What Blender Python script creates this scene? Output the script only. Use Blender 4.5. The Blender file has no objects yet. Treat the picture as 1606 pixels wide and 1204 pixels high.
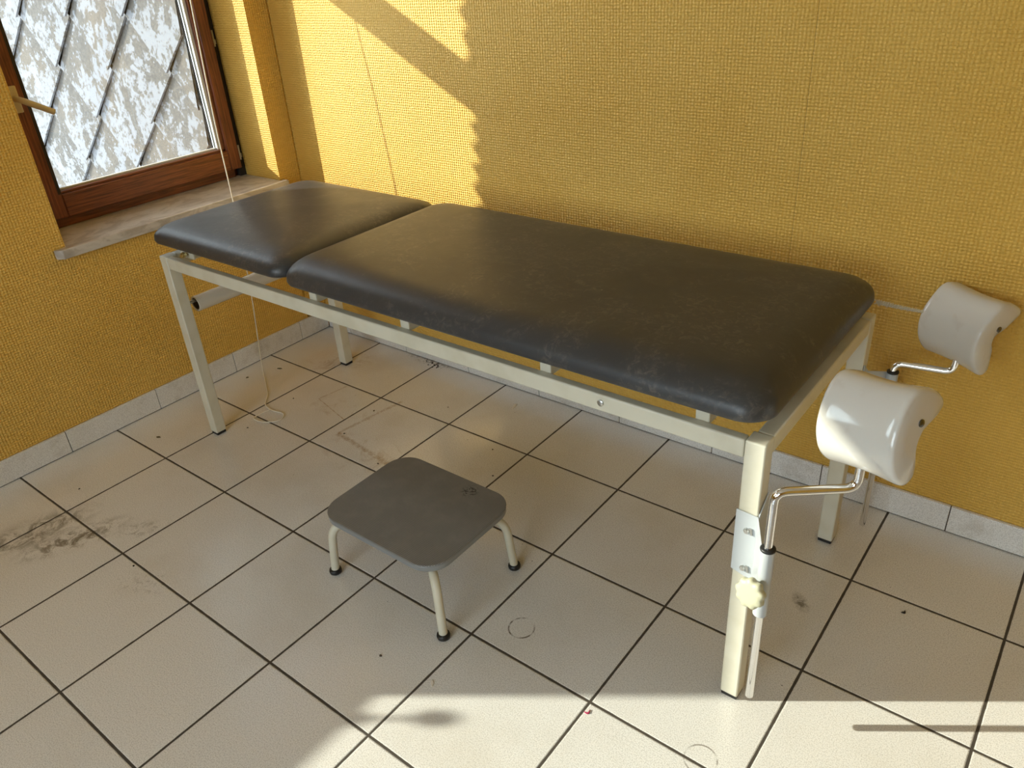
import bpy, bmesh, math, random
from mathutils import Vector, Matrix
random.seed(7)
C = bpy.context.scene.collection
sc = bpy.context.scene

# ------------------------------------------------------------ camera
R0 = Vector((0.7891294, 0.6111345, -0.0615584))   # right
R1 = Vector((0.2604356, -0.4236767, -0.8675663))  # down
R2 = Vector((-0.5562805, 0.6685901, -0.4934969))  # forward
CAM = Vector((2.6124372, -1.9249448, 1.4287184))
cd = bpy.data.cameras.new('camera')
cam = bpy.data.objects.new('camera', cd); C.objects.link(cam)
m = Matrix.Identity(4)
for i in range(3):
    m[i][0] = R0[i]; m[i][1] = -R1[i]; m[i][2] = -R2[i]; m[i][3] = CAM[i]
cam.matrix_world = m
cd.sensor_width = 36; cd.lens = 1233.70 / 1606 * 36
cd.clip_start = 0.02; cd.clip_end = 200
sc.camera = cam

# ------------------------------------------------------------ world, sun, exposure
w = bpy.data.worlds.new('sky'); sc.world = w; w.use_nodes = True
bg = w.node_tree.nodes['Background']
bg.inputs[0].default_value = (0.80, 0.90, 1.0, 1)
bg.inputs[1].default_value = 8.8
SUN_DIR = Vector((0.751, 0.521, -0.406)).normalized()
sd = bpy.data.lights.new('sun', 'SUN'); sd.energy = 9.6; sd.angle = 0.010
sd.color = (1.0, 0.93, 0.82)
so = bpy.data.objects.new('sun', sd); C.objects.link(so)
so.rotation_euler = SUN_DIR.to_track_quat('-Z', 'Y').to_euler(); so.location = (-4, -4, 4)
vs = sc.view_settings
vs.view_transform = 'Standard'; vs.look = 'None'; vs.gamma = 1; vs.use_curve_mapping = False
vs.exposure = 0.0
def portal(name, loc, ry, sx, sy):
    l = bpy.data.lights.new(name, 'AREA'); l.shape = 'RECTANGLE'; l.size = sx; l.size_y = sy
    l.cycles.is_portal = True
    o = bpy.data.objects.new(name, l); C.objects.link(o); o.location = loc
    o.rotation_euler = Vector(ry).to_track_quat('-Z', 'Z').to_euler()
portal('window_portal', (-0.36, -0.525, 1.38), (1, 0, 0), 0.84, 1.5)
portal('window_portal_side', (-0.36, -2.78, 1.38), (1, 0, 0), 0.84, 1.5)
portal('fill_window_portal', (2.1, -4.36, 1.45), (0, 1, 0), 2.2, 1.5)

T = 0.333; OX = 0.3211; OY = 0.3215
ROOM_X = 4.2; ROOM_Y = -4.2; ROOM_Z = 2.6

# ------------------------------------------------------------ material helpers
class NT:
    def __init__(s, name):
        s.m = bpy.data.materials.new(name); s.m.use_nodes = True
        s.t = s.m.node_tree; s.b = s.t.nodes['Principled BSDF']; s.out = s.t.nodes['Material Output']
    def n(s, typ, **k):
        nd = s.t.nodes.new(typ)
        for a, v in k.items(): setattr(nd, a, v)
        return nd
    def l(s, a, b): s.t.links.new(a, b)
    def val(s, sock, v):
        if isinstance(v, bpy.types.NodeSocket): s.l(v, sock)
        else: sock.default_value = v
    def math(s, op, a, b=0.0, c=None, clamp=False):
        nd = s.n('ShaderNodeMath', operation=op); nd.use_clamp = clamp
        s.val(nd.inputs[0], a); s.val(nd.inputs[1], b)
        if c is not None: s.val(nd.inputs[2], c)
        return nd.outputs[0]
    def mix(s, f, a, b):
        nd = s.n('ShaderNodeMix', data_type='RGBA'); s.val(nd.inputs[0], f)
        for i, v in ((6, a), (7, b)):
            if isinstance(v, bpy.types.NodeSocket): s.l(v, nd.inputs[i])
            else: nd.inputs[i].default_value = (*v[:3], 1)
        return nd.outputs[2]
    def noise(s, vec, scale, detail=3, rough=0.5, dist=0.0):
        nd = s.n('ShaderNodeTexNoise'); s.l(vec, nd.inputs['Vector'])
        nd.inputs['Scale'].default_value = scale; nd.inputs['Detail'].default_value = detail
        nd.inputs['Roughness'].default_value = rough; nd.inputs['Distortion'].default_value = dist
        return nd.outputs['Fac']
    def ramp(s, f, lo, hi):
        nd = s.n('ShaderNodeMapRange', interpolation_type='SMOOTHSTEP'); s.val(nd.inputs[0], f)
        nd.inputs[1].default_value = lo; nd.inputs[2].default_value = hi
        return nd.outputs[0]
    def pos(s, stretch=None):
        o = s.n('ShaderNodeNewGeometry').outputs['Position']
        if stretch:
            mp = s.n('ShaderNodeMapping'); mp.inputs['Scale'].default_value = stretch; s.l(o, mp.inputs[0]); return mp.outputs[0]
        return o
    def objco(s, stretch=None):
        o = s.n('ShaderNodeTexCoord').outputs['Object']
        if stretch:
            mp = s.n('ShaderNodeMapping'); mp.inputs['Scale'].default_value = stretch; s.l(o, mp.inputs[0]); return mp.outputs[0]
        return o
    def bump(s, h, strength, dist, chain=None):
        nd = s.n('ShaderNodeBump'); nd.inputs['Strength'].default_value = strength
        nd.inputs['Distance'].default_value = dist; s.l(h, nd.inputs['Height'])
        if chain is not None: s.l(chain, nd.inputs['Normal'])
        return nd.outputs[0]
def srgb(r, g, b):
    return tuple(((c / 255) / 12.92 if c / 255 <= 0.04045 else ((c / 255 + 0.055) / 1.055) ** 2.4) for c in (r, g, b))
def plain(name, col, rough=0.5, metal=0.0, spec=0.5, coat=0.0):
    a = NT(name); a.b.inputs['Base Color'].default_value = (*col, 1)
    a.b.inputs['Roughness'].default_value = rough; a.b.inputs['Metallic'].default_value = metal
    a.b.inputs['Specular IOR Level'].default_value = spec; a.b.inputs['Coat Weight'].default_value = coat
    a.b.inputs['Coat Roughness'].default_value = 0.05
    return a

# wallpaper: staggered woven relief under yellow paint
def wallpaper():
    a = NT('yellow_wallpaper'); p = a.pos(); sp = a.n('ShaderNodeSeparateXYZ'); a.l(p, sp.inputs[0])
    h = a.math('ADD', sp.outputs[0], sp.outputs[1]); z = sp.outputs[2]
    wob = a.math('MULTIPLY', a.noise(p, 60, 3, 0.6), 0.007)
    u = a.math('DIVIDE', a.math('ADD', h, wob), 0.0092); v = a.math('DIVIDE', a.math('ADD', z, wob), 0.0080)
    s1 = a.math('SINE', a.math('MULTIPLY', a.math('ADD', u, v), math.pi))
    s2 = a.math('SINE', a.math('MULTIPLY', a.math('SUBTRACT', u, v), math.pi))
    weave = a.math('MULTIPLY', s1, s2)
    fib = a.noise(p, 420, 2)
    hh = a.math('ADD', a.math('MULTIPLY', weave, 0.5), a.math('MULTIPLY', fib, 0.6))
    nrm = a.bump(hh, 1.0, 0.0038)
    big = a.noise(p, 2.2, 4); spk = a.ramp(a.noise(p, 60, 5, 0.7), 0.66, 0.8)
    c = a.mix(a.ramp(big, 0.3, 0.7), srgb(226, 178, 78), srgb(232, 187, 90))
    c = a.mix(a.math('MULTIPLY', spk, 0.35), c, srgb(176, 132, 48))
    seam = a.math('MULTIPLY', a.math('LESS_THAN', a.math('ABSOLUTE', a.math('SUBTRACT', a.math('ADD', sp.outputs[0], a.math('MULTIPLY', a.noise(p, 30, 3), .002)), 1.966)), 0.0007), 0.5)
    c = a.mix(seam, c, srgb(120, 88, 36))
    a.l(c, a.b.inputs['Base Color']); a.l(nrm, a.b.inputs['Normal'])
    a.b.inputs['Roughness'].default_value = 0.55; a.b.inputs['Specular IOR Level'].default_value = 0.45
    return a.m

def tile_common(a, p):
    sp1 = a.noise(p, 380, 2, 0.7); sp2 = a.noise(p, 150, 3, 0.7); big = a.noise(p, 3.0, 4, 0.6)
    c = a.mix(a.ramp(sp1, 0.38, 0.56), srgb(204, 200, 194), srgb(234, 231, 226))
    c = a.mix(a.math('MULTIPLY', a.ramp(sp2, 0.60, 0.72), 0.35), c, srgb(170, 162, 150))
    c = a.mix(a.math('MULTIPLY', a.ramp(big, 0.45, 0.75), 0.25), c, srgb(186, 174, 152))
    return c

def floor_material():
    a = NT('floor_tiles'); p = a.pos(); sp = a.n('ShaderNodeSeparateXYZ'); a.l(p, sp.inputs[0])
    X, Y = sp.outputs[0], sp.outputs[1]
    gx = a.math('DIVIDE', a.math('SUBTRACT', X, OX), T); gy = a.math('DIVIDE', a.math('ADD', Y, OY), T)
    def edge(g):
        f = a.math('FRACT', g); return a.math('MINIMUM', f, a.math('SUBTRACT', 1.0, f))
    wob = a.math('MULTIPLY', a.math('SUBTRACT', a.noise(p, 40, 3), 0.5), 0.0016)
    d = a.math('ADD', a.math('MULTIPLY', a.math('MINIMUM', edge(gx), edge(gy)), T), wob)
    tilemask = a.ramp(d, 0.0024, 0.0036)
    c = tile_common(a, p)
    cmb = a.n('ShaderNodeCombineXYZ'); a.l(a.math('FLOOR', gx), cmb.inputs[0]); a.l(a.math('FLOOR', gy), cmb.inputs[1])
    wn = a.n('ShaderNodeTexWhiteNoise'); a.l(cmb.outputs[0], wn.inputs['Vector'])
    c = a.mix(a.math('MULTIPLY', wn.outputs['Value'], 0.10), c, srgb(180, 172, 158))
    # soiled patches, each with a place and shape of its own
    def blob(x, y, rx, ry, ang, lo, hi, nscale, amt, col, c):
        dx = a.math('SUBTRACT', X, x); dy = a.math('SUBTRACT', Y, y); ca, sa = math.cos(ang), math.sin(ang)
        uu = a.math('DIVIDE', a.math('ADD', a.math('MULTIPLY', dx, ca), a.math('MULTIPLY', dy, sa)), rx)
        vv = a.math('DIVIDE', a.math('SUBTRACT', a.math('MULTIPLY', dy, ca), a.math('MULTIPLY', dx, sa)), ry)
        r = a.math('SQRT', a.math('ADD', a.math('MULTIPLY', uu, uu), a.math('MULTIPLY', vv, vv)))
        fall = a.ramp(a.math('SUBTRACT', 1.0, r), 0.0, 0.8)
        f = a.math('MULTIPLY', fall, a.ramp(a.noise(p, nscale, 6, 0.7, 0.8), lo, hi))
        return a.mix(a.math('MULTIPLY', f, amt), c, col)
    dk = srgb(92, 78, 52); br = srgb(158, 122, 74)
    c = blob(0.34, -1.42, 0.22, 0.10, 1.3, 0.38, 0.62, 22, 0.75, dk, c)
    c = blob(0.47, -1.37, 0.20, 0.07, 1.2, 0.42, 0.62, 30, 0.8, dk, c)
    c = blob(0.60, -1.23, 0.10, 0.05, 0.8, 0.45, 0.7, 45, 0.5, dk, c)
    c = blob(0.82, -1.35, 0.12, 0.06, 0.4, 0.5, 0.7, 60, 0.5, dk, c)
    c = blob(2.246, -0.462, 0.045, 0.022, 2.3, 0.3, 0.6, 50, 0.8, srgb(88, 78, 66), c)
    c = blob(0.62, -0.02, 0.16, 0.035, 0.0, 0.45, 0.62, 70, 0.7, dk, c)
    c = blob(0.30, -0.20, 0.20, 0.12, 0.5, 0.5, 0.7, 14, 0.55, br, c)
    c = blob(0.86, -0.60, 0.22, 0.14, 0.2, 0.5, 0.66, 12, 0.40, br, c)
    c = blob(0.60, -0.45, 0.25, 0.10, 0.4, 0.52, 0.7, 16, 0.40, br, c)
    # thin brown outlines of things that stood here
    def seg(x0, y0, x1, y1, wd, amt, col, c):
        L = math.hypot(x1 - x0, y1 - y0); ux, uy = (x1 - x0) / L, (y1 - y0) / L
        dx = a.math('SUBTRACT', X, x0); dy = a.math('SUBTRACT', Y, y0)
        al = a.math('ADD', a.math('MULTIPLY', dx, ux), a.math('MULTIPLY', dy, uy))
        pe = a.math('ABSOLUTE', a.math('SUBTRACT', a.math('MULTIPLY', dy, ux), a.math('MULTIPLY', dx, uy)))
        pe = a.math('ADD', pe, a.math('MULTIPLY', a.math('SUBTRACT', a.noise(p, 50, 4), 0.5), wd * 1.6))
        f = a.math('MULTIPLY', a.math('LESS_THAN', a.math('ABSOLUTE', a.math('SUBTRACT', al, L / 2)), L / 2), a.ramp(pe, wd, wd * 0.2))
        f = a.math('MULTIPLY', f, a.ramp(a.noise(p, 60, 4, 0.7), 0.3, 0.6))
        return a.mix(a.math('MULTIPLY', f, amt), c, col)
    c = seg(0.70, -0.57, 1.13, -0.62, 0.013, 0.55, br, c)
    c = seg(0.70, -0.57, 0.74, -0.30, 0.010, 0.45, br, c)
    c = seg(0.46, -0.45, 0.66, -0.50, 0.003, 0.6, br, c)
    c = seg(0.46, -0.45, 0.48, -0.33, 0.006, 0.35, br, c)
    def ring(x, y, r, wd, amt, c):
        dx = a.math('SUBTRACT', X, x); dy = a.math('SUBTRACT', Y, y)
        rr = a.math('SQRT', a.math('ADD', a.math('MULTIPLY', dx, dx), a.math('MULTIPLY', dy, dy)))
        e = a.math('ABSOLUTE', a.math('SUBTRACT', rr, r)); f = a.math('MULTIPLY', a.ramp(e, wd, wd * 0.3), a.ramp(a.noise(p, 45, 3), 0.36, 0.6))
        return a.mix(a.math('MULTIPLY', f, amt), c, srgb(96, 84, 66))
    c = ring(1.740, -0.905, 0.031, 0.0026, 0.95, c)
    c = ring(2.236, -0.975, 0.032, 0.0024, 0.7, c)
    # sparse dark crumbs ground into the glaze
    vor = a.n('ShaderNodeTexVoronoi'); a.l(p, vor.inputs['Vector']); vor.inputs['Scale'].default_value = 16
    dot = a.math('MULTIPLY', a.ramp(vor.outputs['Distance'], 0.034, 0.02), a.ramp(a.noise(p, 5, 2), 0.45, 0.6))
    c = a.mix(a.math('MULTIPLY', dot, 0.85), c, srgb(50, 42, 34))
    g = a.mix(a.noise(p, 80, 3), srgb(50, 42, 32), srgb(72, 62, 48))
    col = a.mix(tilemask, g, c); a.l(col, a.b.inputs['Base Color'])
    rg = a.math('ADD', a.math('MULTIPLY', a.noise(p, 6, 4), 0.12), 0.14)
    rr = a.n('ShaderNodeMix', data_type='FLOAT'); a.l(tilemask, rr.inputs[0]); rr.inputs[2].default_value = 0.85; a.l(rg, rr.inputs[3])
    a.l(rr.outputs[0], a.b.inputs['Roughness'])
    n1 = a.bump(a.ramp(d, 0.002, 0.0055), 0.6, 0.0015)
    n2 = a.bump(a.noise(p, 120, 3), 0.25, 0.0006, n1)
    a.l(n2, a.b.inputs['Normal'])
    a.b.inputs['Specular IOR Level'].default_value = 0.85
    return a.m
def skirting_material():
    a = NT('skirting_tile'); p = a.pos(); c = tile_common(a, p)
    c = a.mix(a.math('MULTIPLY', a.ramp(a.noise(p, 9, 5, 0.7), 0.5, 0.75), 0.4), c, srgb(150, 134, 104))
    a.l(c, a.b.inputs['Base Color']); a.b.inputs['Roughness'].default_value = 0.4
    return a.m
def wood_material():
    a = NT('brown_window_wood'); p = a.pos()
    def grain(st):
        mp = a.n('ShaderNodeMapping'); mp.inputs['Scale'].default_value = st; a.l(p, mp.inputs[0])
        return a.noise(mp.outputs[0], 1.0, 6, 0.7, 0.4)
    oc = a.n('ShaderNodeAttribute'); oc.attribute_name = 'grain_dir'
    f = a.n('ShaderNodeMix', data_type='FLOAT'); a.l(oc.outputs['Fac'], f.inputs[0])
    a.l(grain((160, 6, 160)), f.inputs[2]); a.l(grain((160, 160, 6)), f.inputs[3])
    g = f.outputs[0]
    c = a.mix(a.ramp(g, 0.3, 0.7), srgb(74, 37, 24), srgb(142, 82, 48))
    c = a.mix(a.math('MULTIPLY', a.ramp(a.noise(p, 8, 4), 0.5, 0.8), 0.4), c, srgb(58, 28, 18))
    a.l(c, a.b.inputs['Base Color']); a.b.inputs['Roughness'].default_value = 0.38
    a.l(a.bump(g, 0.25, 0.0006), a.b.inputs['Normal'])
    return a.m
def marble_material():
    a = NT('sill_marble'); p = a.pos((1.0, 0.45, 1.0)); v = a.noise(p, 16, 6, 0.65, 1.6)
    c = a.mix(a.ramp(v, 0.42, 0.60), srgb(196, 188, 178), srgb(168, 158, 146))
    c = a.mix(a.math('MULTIPLY', a.ramp(a.noise(p, 45, 5, 0.7), 0.55, 0.75), 0.5), c, srgb(134, 118, 92))
    a.l(c, a.b.inputs['Base Color']); a.b.inputs['Roughness'].default_value = 0.35
    return a.m
def leather_material():
    a = NT('charcoal_vinyl'); p = a.pos()
    n1 = a.noise(p, 6, 6, 0.7, 0.6); n2 = a.noise(p, 55, 6, 0.75, 1.2)
    dust = a.math('MULTIPLY', a.ramp(n2, 0.46, 0.72), a.ramp(n1, 0.44, 0.6))
    c = a.mix(a.ramp(n1, 0.3, 0.7), srgb(53, 54, 56), srgb(60, 60, 61))
    c = a.mix(a.math('MULTIPLY', dust, 0.5), c, srgb(122, 114, 104))
    vor = a.n('ShaderNodeTexVoronoi'); a.l(p, vor.inputs['Vector']); vor.inputs['Scale'].default_value = 11
    c = a.mix(a.math('MULTIPLY', a.ramp(vor.outputs['Distance'], 0.026, 0.014), 0.6), c, srgb(170, 165, 150))
    a.l(c, a.b.inputs['Base Color'])
    a.l(a.math('ADD', a.math('MULTIPLY', a.noise(p, 14, 5, 0.7), 0.14), 0.33), a.b.inputs['Roughness'])
    a.l(a.bump(a.noise(p, 260, 3), 0.12, 0.0006), a.b.inputs['Normal'])
    a.b.inputs['Specular IOR Level'].default_value = 0.55
    return a.m
def slate_material():
    a = NT('lichened_slate'); p = a.pos((0.8, 1, 0.7))
    at = a.n('ShaderNodeAttribute'); at.attribute_name = 'drop'; dr = at.outputs['Fac']
    g = a.noise(p, 110, 5, 0.75); bl = a.noise(p, 15, 7, 0.70, 0.3); fine = a.noise(p, 60, 4, 0.7)
    vor = a.n('ShaderNodeTexVoronoi'); a.l(p, vor.inputs['Vector']); vor.inputs['Scale'].default_value = 62
    c = a.mix(a.ramp(g, 0.35, 0.65), srgb(56, 54, 51), srgb(75, 72, 67))
    c = a.mix(a.math('MULTIPLY', a.ramp(a.noise(p, 5, 3), 0.45, 0.65), 0.35), c, srgb(84, 74, 60))
    k = a.math('ADD', bl, a.math('MULTIPLY', a.math('SUBTRACT', dr, 0.55), 0.22))
    lich = a.math('MULTIPLY', a.ramp(k, 0.49, 0.525), a.ramp(fine, 0.34, 0.50))
    spots = a.math('MULTIPLY', a.ramp(vor.outputs['Distance'], 0.30, 0.22), a.ramp(a.math('ADD', a.noise(p, 30, 2), a.math('MULTIPLY', dr, 0.12)), 0.52, 0.58))
    c = a.mix(a.math('MULTIPLY', a.math('MAXIMUM', lich, spots), 0.9), c, srgb(100, 102, 105))
    a.l(c, a.b.inputs['Base Color']); a.b.inputs['Roughness'].default_value = 0.8; a.b.inputs['Specular IOR Level'].default_value = 0.2
    a.l(a.bump(g, 0.35, 0.0015), a.b.inputs['Normal'])
    return a.m
def brick_material():
    a = NT('outer_brick'); p = a.pos(); sp = a.n('ShaderNodeSeparateXYZ'); a.l(p, sp.inputs[0])
    cb = a.n('ShaderNodeCombineXYZ'); a.l(a.math('ADD', sp.outputs[0], sp.outputs[1]), cb.inputs[0]); a.l(sp.outputs[2], cb.inputs[1])
    b = a.n('ShaderNodeTexBrick'); a.l(cb.outputs[0], b.inputs['Vector']); b.inputs['Scale'].default_value = 1
    b.inputs['Brick Width'].default_value = 0.22; b.inputs['Row Height'].default_value = 0.07; b.inputs['Mortar Size'].default_value = 0.006
    b.inputs['Color1'].default_value = (*srgb(150, 110, 92), 1); b.inputs['Color2'].default_value = (*srgb(168, 130, 112), 1)
    b.inputs['Mortar'].default_value = (*srgb(150, 146, 138), 1)
    a.l(b.outputs['Color'], a.b.inputs['Base Color']); a.b.inputs['Roughness'].default_value = 0.85
    return a.m
def glass_material():
    a = NT('window_glass'); t = a.t; tr = a.n('ShaderNodeBsdfTransparent'); gl = a.n('ShaderNodeBsdfGlossy')
    gl.inputs['Roughness'].default_value = 0.02; tr.inputs[0].default_value = (0.96, 0.98, 0.97, 1)
    fr = a.n('ShaderNodeFresnel'); fr.inputs[0].default_value = 1.35; mx = a.n('ShaderNodeMixShader')
    a.l(fr.outputs[0], mx.inputs[0]); a.l(tr.outputs[0], mx.inputs[1]); a.l(gl.outputs[0], mx.inputs[2]); a.l(mx.outputs[0], a.out.inputs[0])
    return a.m
def painted_metal():
    a = NT('cream_painted_metal'); p = a.pos()
    c = a.mix(a.ramp(a.noise(p, 14, 4), 0.4, 0.75), srgb(214, 209, 190), srgb(204, 198, 176)); a.l(c, a.b.inputs['Base Color'])
    a.b.inputs['Roughness'].default_value = 0.35
    return a.m
def saddle_material():
    a = NT('white_glossy_plastic'); p = a.pos()
    c = a.mix(a.math('MULTIPLY', a.ramp(a.noise(p, 18, 4, 0.6), 0.55, 0.75), 0.25), srgb(208, 204, 196), srgb(176, 156, 136)); a.l(c, a.b.inputs['Base Color'])
    a.b.inputs['Roughness'].default_value = 0.10; a.b.inputs['Coat Weight'].default_value = 0.3; a.b.inputs['Coat Roughness'].default_value = 0.04
    return a.m
def mat_ribbed():
    a = NT('ribbed_grey_mat'); p = a.pos(); sp = a.n('ShaderNodeSeparateXYZ'); a.l(p, sp.inputs[0])
    k = 2 * math.pi / 0.0045
    s = a.math('ADD', a.math('SINE', a.math('MULTIPLY', sp.outputs[0], k)), a.math('SINE', a.math('MULTIPLY', sp.outputs[1], k)))
    c = a.mix(a.ramp(a.noise(p, 20, 5, 0.6), 0.4, 0.75), srgb(116, 113, 110), srgb(128, 124, 119))
    c = a.mix(a.ramp(s, 0.2, 1.6), c, srgb(146, 142, 137))
    dx = a.math('SUBTRACT', sp.outputs[0], 1.475); dy = a.math('SUBTRACT', sp.outputs[1], -0.757)
    r = a.math('SQRT', a.math('ADD', a.math('MULTIPLY', dx, dx), a.math('MULTIPLY', dy, dy)))
    f = a.math('MULTIPLY', a.ramp(r, 0.03, 0.01), a.ramp(a.noise(p, 120, 3), 0.5, 0.56))
    c = a.mix(a.math('MULTIPLY', f, 0.9), c, srgb(45, 40, 38))
    a.l(c, a.b.inputs['Base Color']); a.b.inputs['Roughness'].default_value = 0.5
    a.l(a.bump(s, 0.35, 0.0005), a.b.inputs['Normal'])
    return a.m

M = dict(wall=wallpaper(), floor=floor_material(), skirt=skirting_material(), wood=wood_material(), marble=marble_material(),
         vinyl=leather_material(), slate=slate_material(), brick=brick_material(), glass=glass_material(), metal=painted_metal(),
         saddle=saddle_material(), mat=mat_ribbed())
M['ceiling'] = plain('white_ceiling', srgb(226, 220, 205), 0.8).m
M['grout'] = plain('dark_grout', srgb(62, 54, 44), 0.9).m
M['chrome'] = plain('chrome', (0.82, 0.82, 0.83), 0.08, 1.0).m
M['steel'] = plain('dull_steel', (0.52, 0.52, 0.5), 0.35, 1.0).m
M['darksteel'] = plain('dark_steel', (0.16, 0.16, 0.16), 0.25, 1.0).m
M['brass'] = plain('brass_nut', (0.62, 0.52, 0.25), 0.3, 1.0).m
M['black'] = plain('black_rubber', srgb(22, 22, 23), 0.45).m
M['shade_strip'] = plain('dark_shade_strip', srgb(34, 28, 25), 0.6).m  # near-black colour for strips that paint in shade
M['white'] = plain('white_enamel', srgb(184, 188, 190), 0.3).m
M['cream'] = plain('cream_plastic', srgb(190, 187, 158), 0.45).m
M['paper'] = plain('paper_roll_white', srgb(214, 206, 190), 0.8).m
M['card'] = plain('grey_cardboard', srgb(96, 84, 68), 0.9).m
M['board'] = plain('pale_grey_edge', srgb(132, 134, 134), 0.35).m
M['cord'] = plain('white_cord', srgb(225, 218, 200), 0.7).m
M['fuzz'] = plain('dusty_fibre', srgb(214, 204, 184), 0.95).m
M['handle'] = plain('beige_handle', srgb(196, 184, 150), 0.35).m
M['seal'] = plain('pale_glazing_seal', srgb(196, 196, 190), 0.4).m
M['petal'] = plain('magenta_petal', srgb(165, 40, 80), 0.6).m
M['crumb'] = plain('dark_crumb', srgb(44, 36, 28), 0.8).m
M['leaf'] = plain('dry_leaf', srgb(88, 78, 50), 0.8).m
M['chip'] = plain('white_flake', srgb(222, 214, 200), 0.6).m

# ------------------------------------------------------------ mesh helpers
def box(bm, x0, x1, y0, y1, z0, z1):
    vs_ = [bm.verts.new((x, y, z)) for x in (x0, x1) for y in (y0, y1) for z in (z0, z1)]
    for f in ((0, 1, 3, 2), (4, 6, 7, 5), (0, 4, 5, 1), (2, 3, 7, 6), (0, 2, 6, 4), (1, 5, 7, 3)):
        bm.faces.new([vs_[i] for i in f])
def smooth_path(pts, n=6, radius=None):
    # round the corners of a polyline with quadratic arcs of a given radius
    P = [Vector(p) for p in pts]
    if radius is None or len(P) < 3: return P
    out = [P[0]]
    for i in range(1, len(P) - 1):
        a, b, c = P[i - 1], P[i], P[i + 1]
        r = min(radius, (a - b).length * 0.49, (c - b).length * 0.49)
        p0 = b + (a - b).normalized() * r; p1 = b + (c - b).normalized() * r
        for k in range(n + 1):
            t = k / n; out.append(p0 * (1 - t) ** 2 + b * 2 * t * (1 - t) + p1 * t * t)
    out.append(P[-1]); return out
def catmull(pts, n=8):
    P = [Vector(p) for p in pts]; P = [P[0] * 2 - P[1]] + P + [P[-1] * 2 - P[-2]]; out = []
    for i in range(1, len(P) - 2):
        for k in range(n):
            t = k / n; a, b, c, d = P[i - 1:i + 3]
            out.append(0.5 * ((2 * b) + (c - a) * t + (2 * a - 5 * b + 4 * c - d) * t * t + (3 * b - a - 3 * c + d) * t ** 3))
    out.append(P[-2]); return out
def tube(bm, path, r, seg=16, cap=True):
    P = [Vector(p) for p in path]; rings = []; up = None
    for i, p in enumerate(P):
        t = (P[min(i + 1, len(P) - 1)] - P[max(i - 1, 0)]).normalized()
        if up is None:
            up = Vector((0, 0, 1)) if abs(t.z) < 0.9 else Vector((1, 0, 0))
        s = t.cross(up).normalized(); up = s.cross(t).normalized()
        rr = r(i / (len(P) - 1)) if callable(r) else r
        rings.append([bm.verts.new(p + (s * math.cos(2 * math.pi * k / seg) + up * math.sin(2 * math.pi * k / seg)) * rr) for k in range(seg)])
    for a, b in zip(rings, rings[1:]):
        for k in range(seg): bm.faces.new((a[k], a[(k + 1) % seg], b[(k + 1) % seg], b[k]))
    if cap: bm.faces.new(rings[0][::-1]); bm.faces.new(rings[-1])
def lathe(bm, prof, origin, axis, seg=32):
    ax = Vector(axis).normalized(); s = ax.orthogonal().normalized(); u = ax.cross(s); o = Vector(origin); rings = []
    for r, h in prof:
        rings.append([bm.verts.new(o + ax * h + (s * math.cos(2 * math.pi * k / seg) + u * math.sin(2 * math.pi * k / seg)) * max(r, 1e-5)) for k in range(seg)])
    for a, b in zip(rings, rings[1:]):
        for k in range(seg): bm.faces.new((a[k], a[(k + 1) % seg], b[(k + 1) % seg], b[k]))
    bm.faces.new(rings[0][::-1]); bm.faces.new(rings[-1])
def prism(bm, poly, ext):
    e = Vector(ext); a = [bm.verts.new(Vector(p)) for p in poly]; b = [bm.verts.new(Vector(p) + e) for p in poly]
    bm.faces.new(a[::-1]); bm.faces.new(b)
    for i in range(len(a)): bm.faces.new((a[i], a[(i + 1) % len(a)], b[(i + 1) % len(a)], b[i]))
def obj(name, bm, mat, parent=None, bevel=0.0, smooth=False, seg=2, auto=None):
    bmesh.ops.remove_doubles(bm, verts=bm.verts, dist=1e-6)
    bmesh.ops.recalc_face_normals(bm, faces=bm.faces)
    me = bpy.data.meshes.new(name); bm.to_mesh(me); bm.free()
    o = bpy.data.objects.new(name, me); C.objects.link(o)
    me.materials.append(mat)
    if parent is not None:
        o.parent = parent
        o.matrix_parent_inverse = Matrix.Translation(-parent.location) if parent.type == 'EMPTY' else Matrix.Identity(4)
    if bevel:
        md = o.modifiers.new('bevel', 'BEVEL'); md.width = bevel; md.segments = seg; md.limit_method = 'ANGLE'; md.angle_limit = math.radians(40)
    if smooth or bevel:
        for p in me.polygons: p.use_smooth = True
        if not smooth or auto:
            me.set_sharp_from_angle(angle=math.radians(auto or 45))
    return o
def empty(name, loc, label, cat, group=None):
    o = bpy.data.objects.new(name, None); C.objects.link(o); o.location = loc; o.empty_display_size = 0.05
    o['label'] = label; o['category'] = cat
    if group: o['group'] = group
    return o
def tag(o, label, cat, group=None, kind=None):
    if label: o['label'] = label
    if cat: o['category'] = cat
    if group: o['group'] = group
    if kind: o['kind'] = kind
    return o
def struct(o, label=None, cat=None):
    o['kind'] = 'structure'
    if label: o['label'] = label
    if cat: o['category'] = cat
    return o
B = bmesh.new

# ------------------------------------------------------------ room shell
bm = B(); box(bm, -0.45, ROOM_X, ROOM_Y, 0.0, -0.1, 0.0); struct(obj('floor', bm, M['floor']), 'white speckled square floor tiles with dark grout lines', 'floor')
bm = B(); box(bm, -0.45, ROOM_X + .2, ROOM_Y - .3, 0.2, ROOM_Z, ROOM_Z + 0.15); struct(obj('ceiling', bm, M['ceiling']), 'white flat ceiling above the yellow walls', 'ceiling')
bm = B(); box(bm, -0.25, ROOM_X, 0.0, 0.15, 0.0, ROOM_Z); struct(obj('wall_back', bm, M['wall']), 'long yellow textured wall behind the couch', 'wall')
bm = B(); box(bm, ROOM_X, ROOM_X + .15, ROOM_Y, 0.15, 0.0, ROOM_Z); struct(obj('wall_right', bm, M['wall']), 'plain yellow wall at the right side of the room', 'wall')
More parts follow.
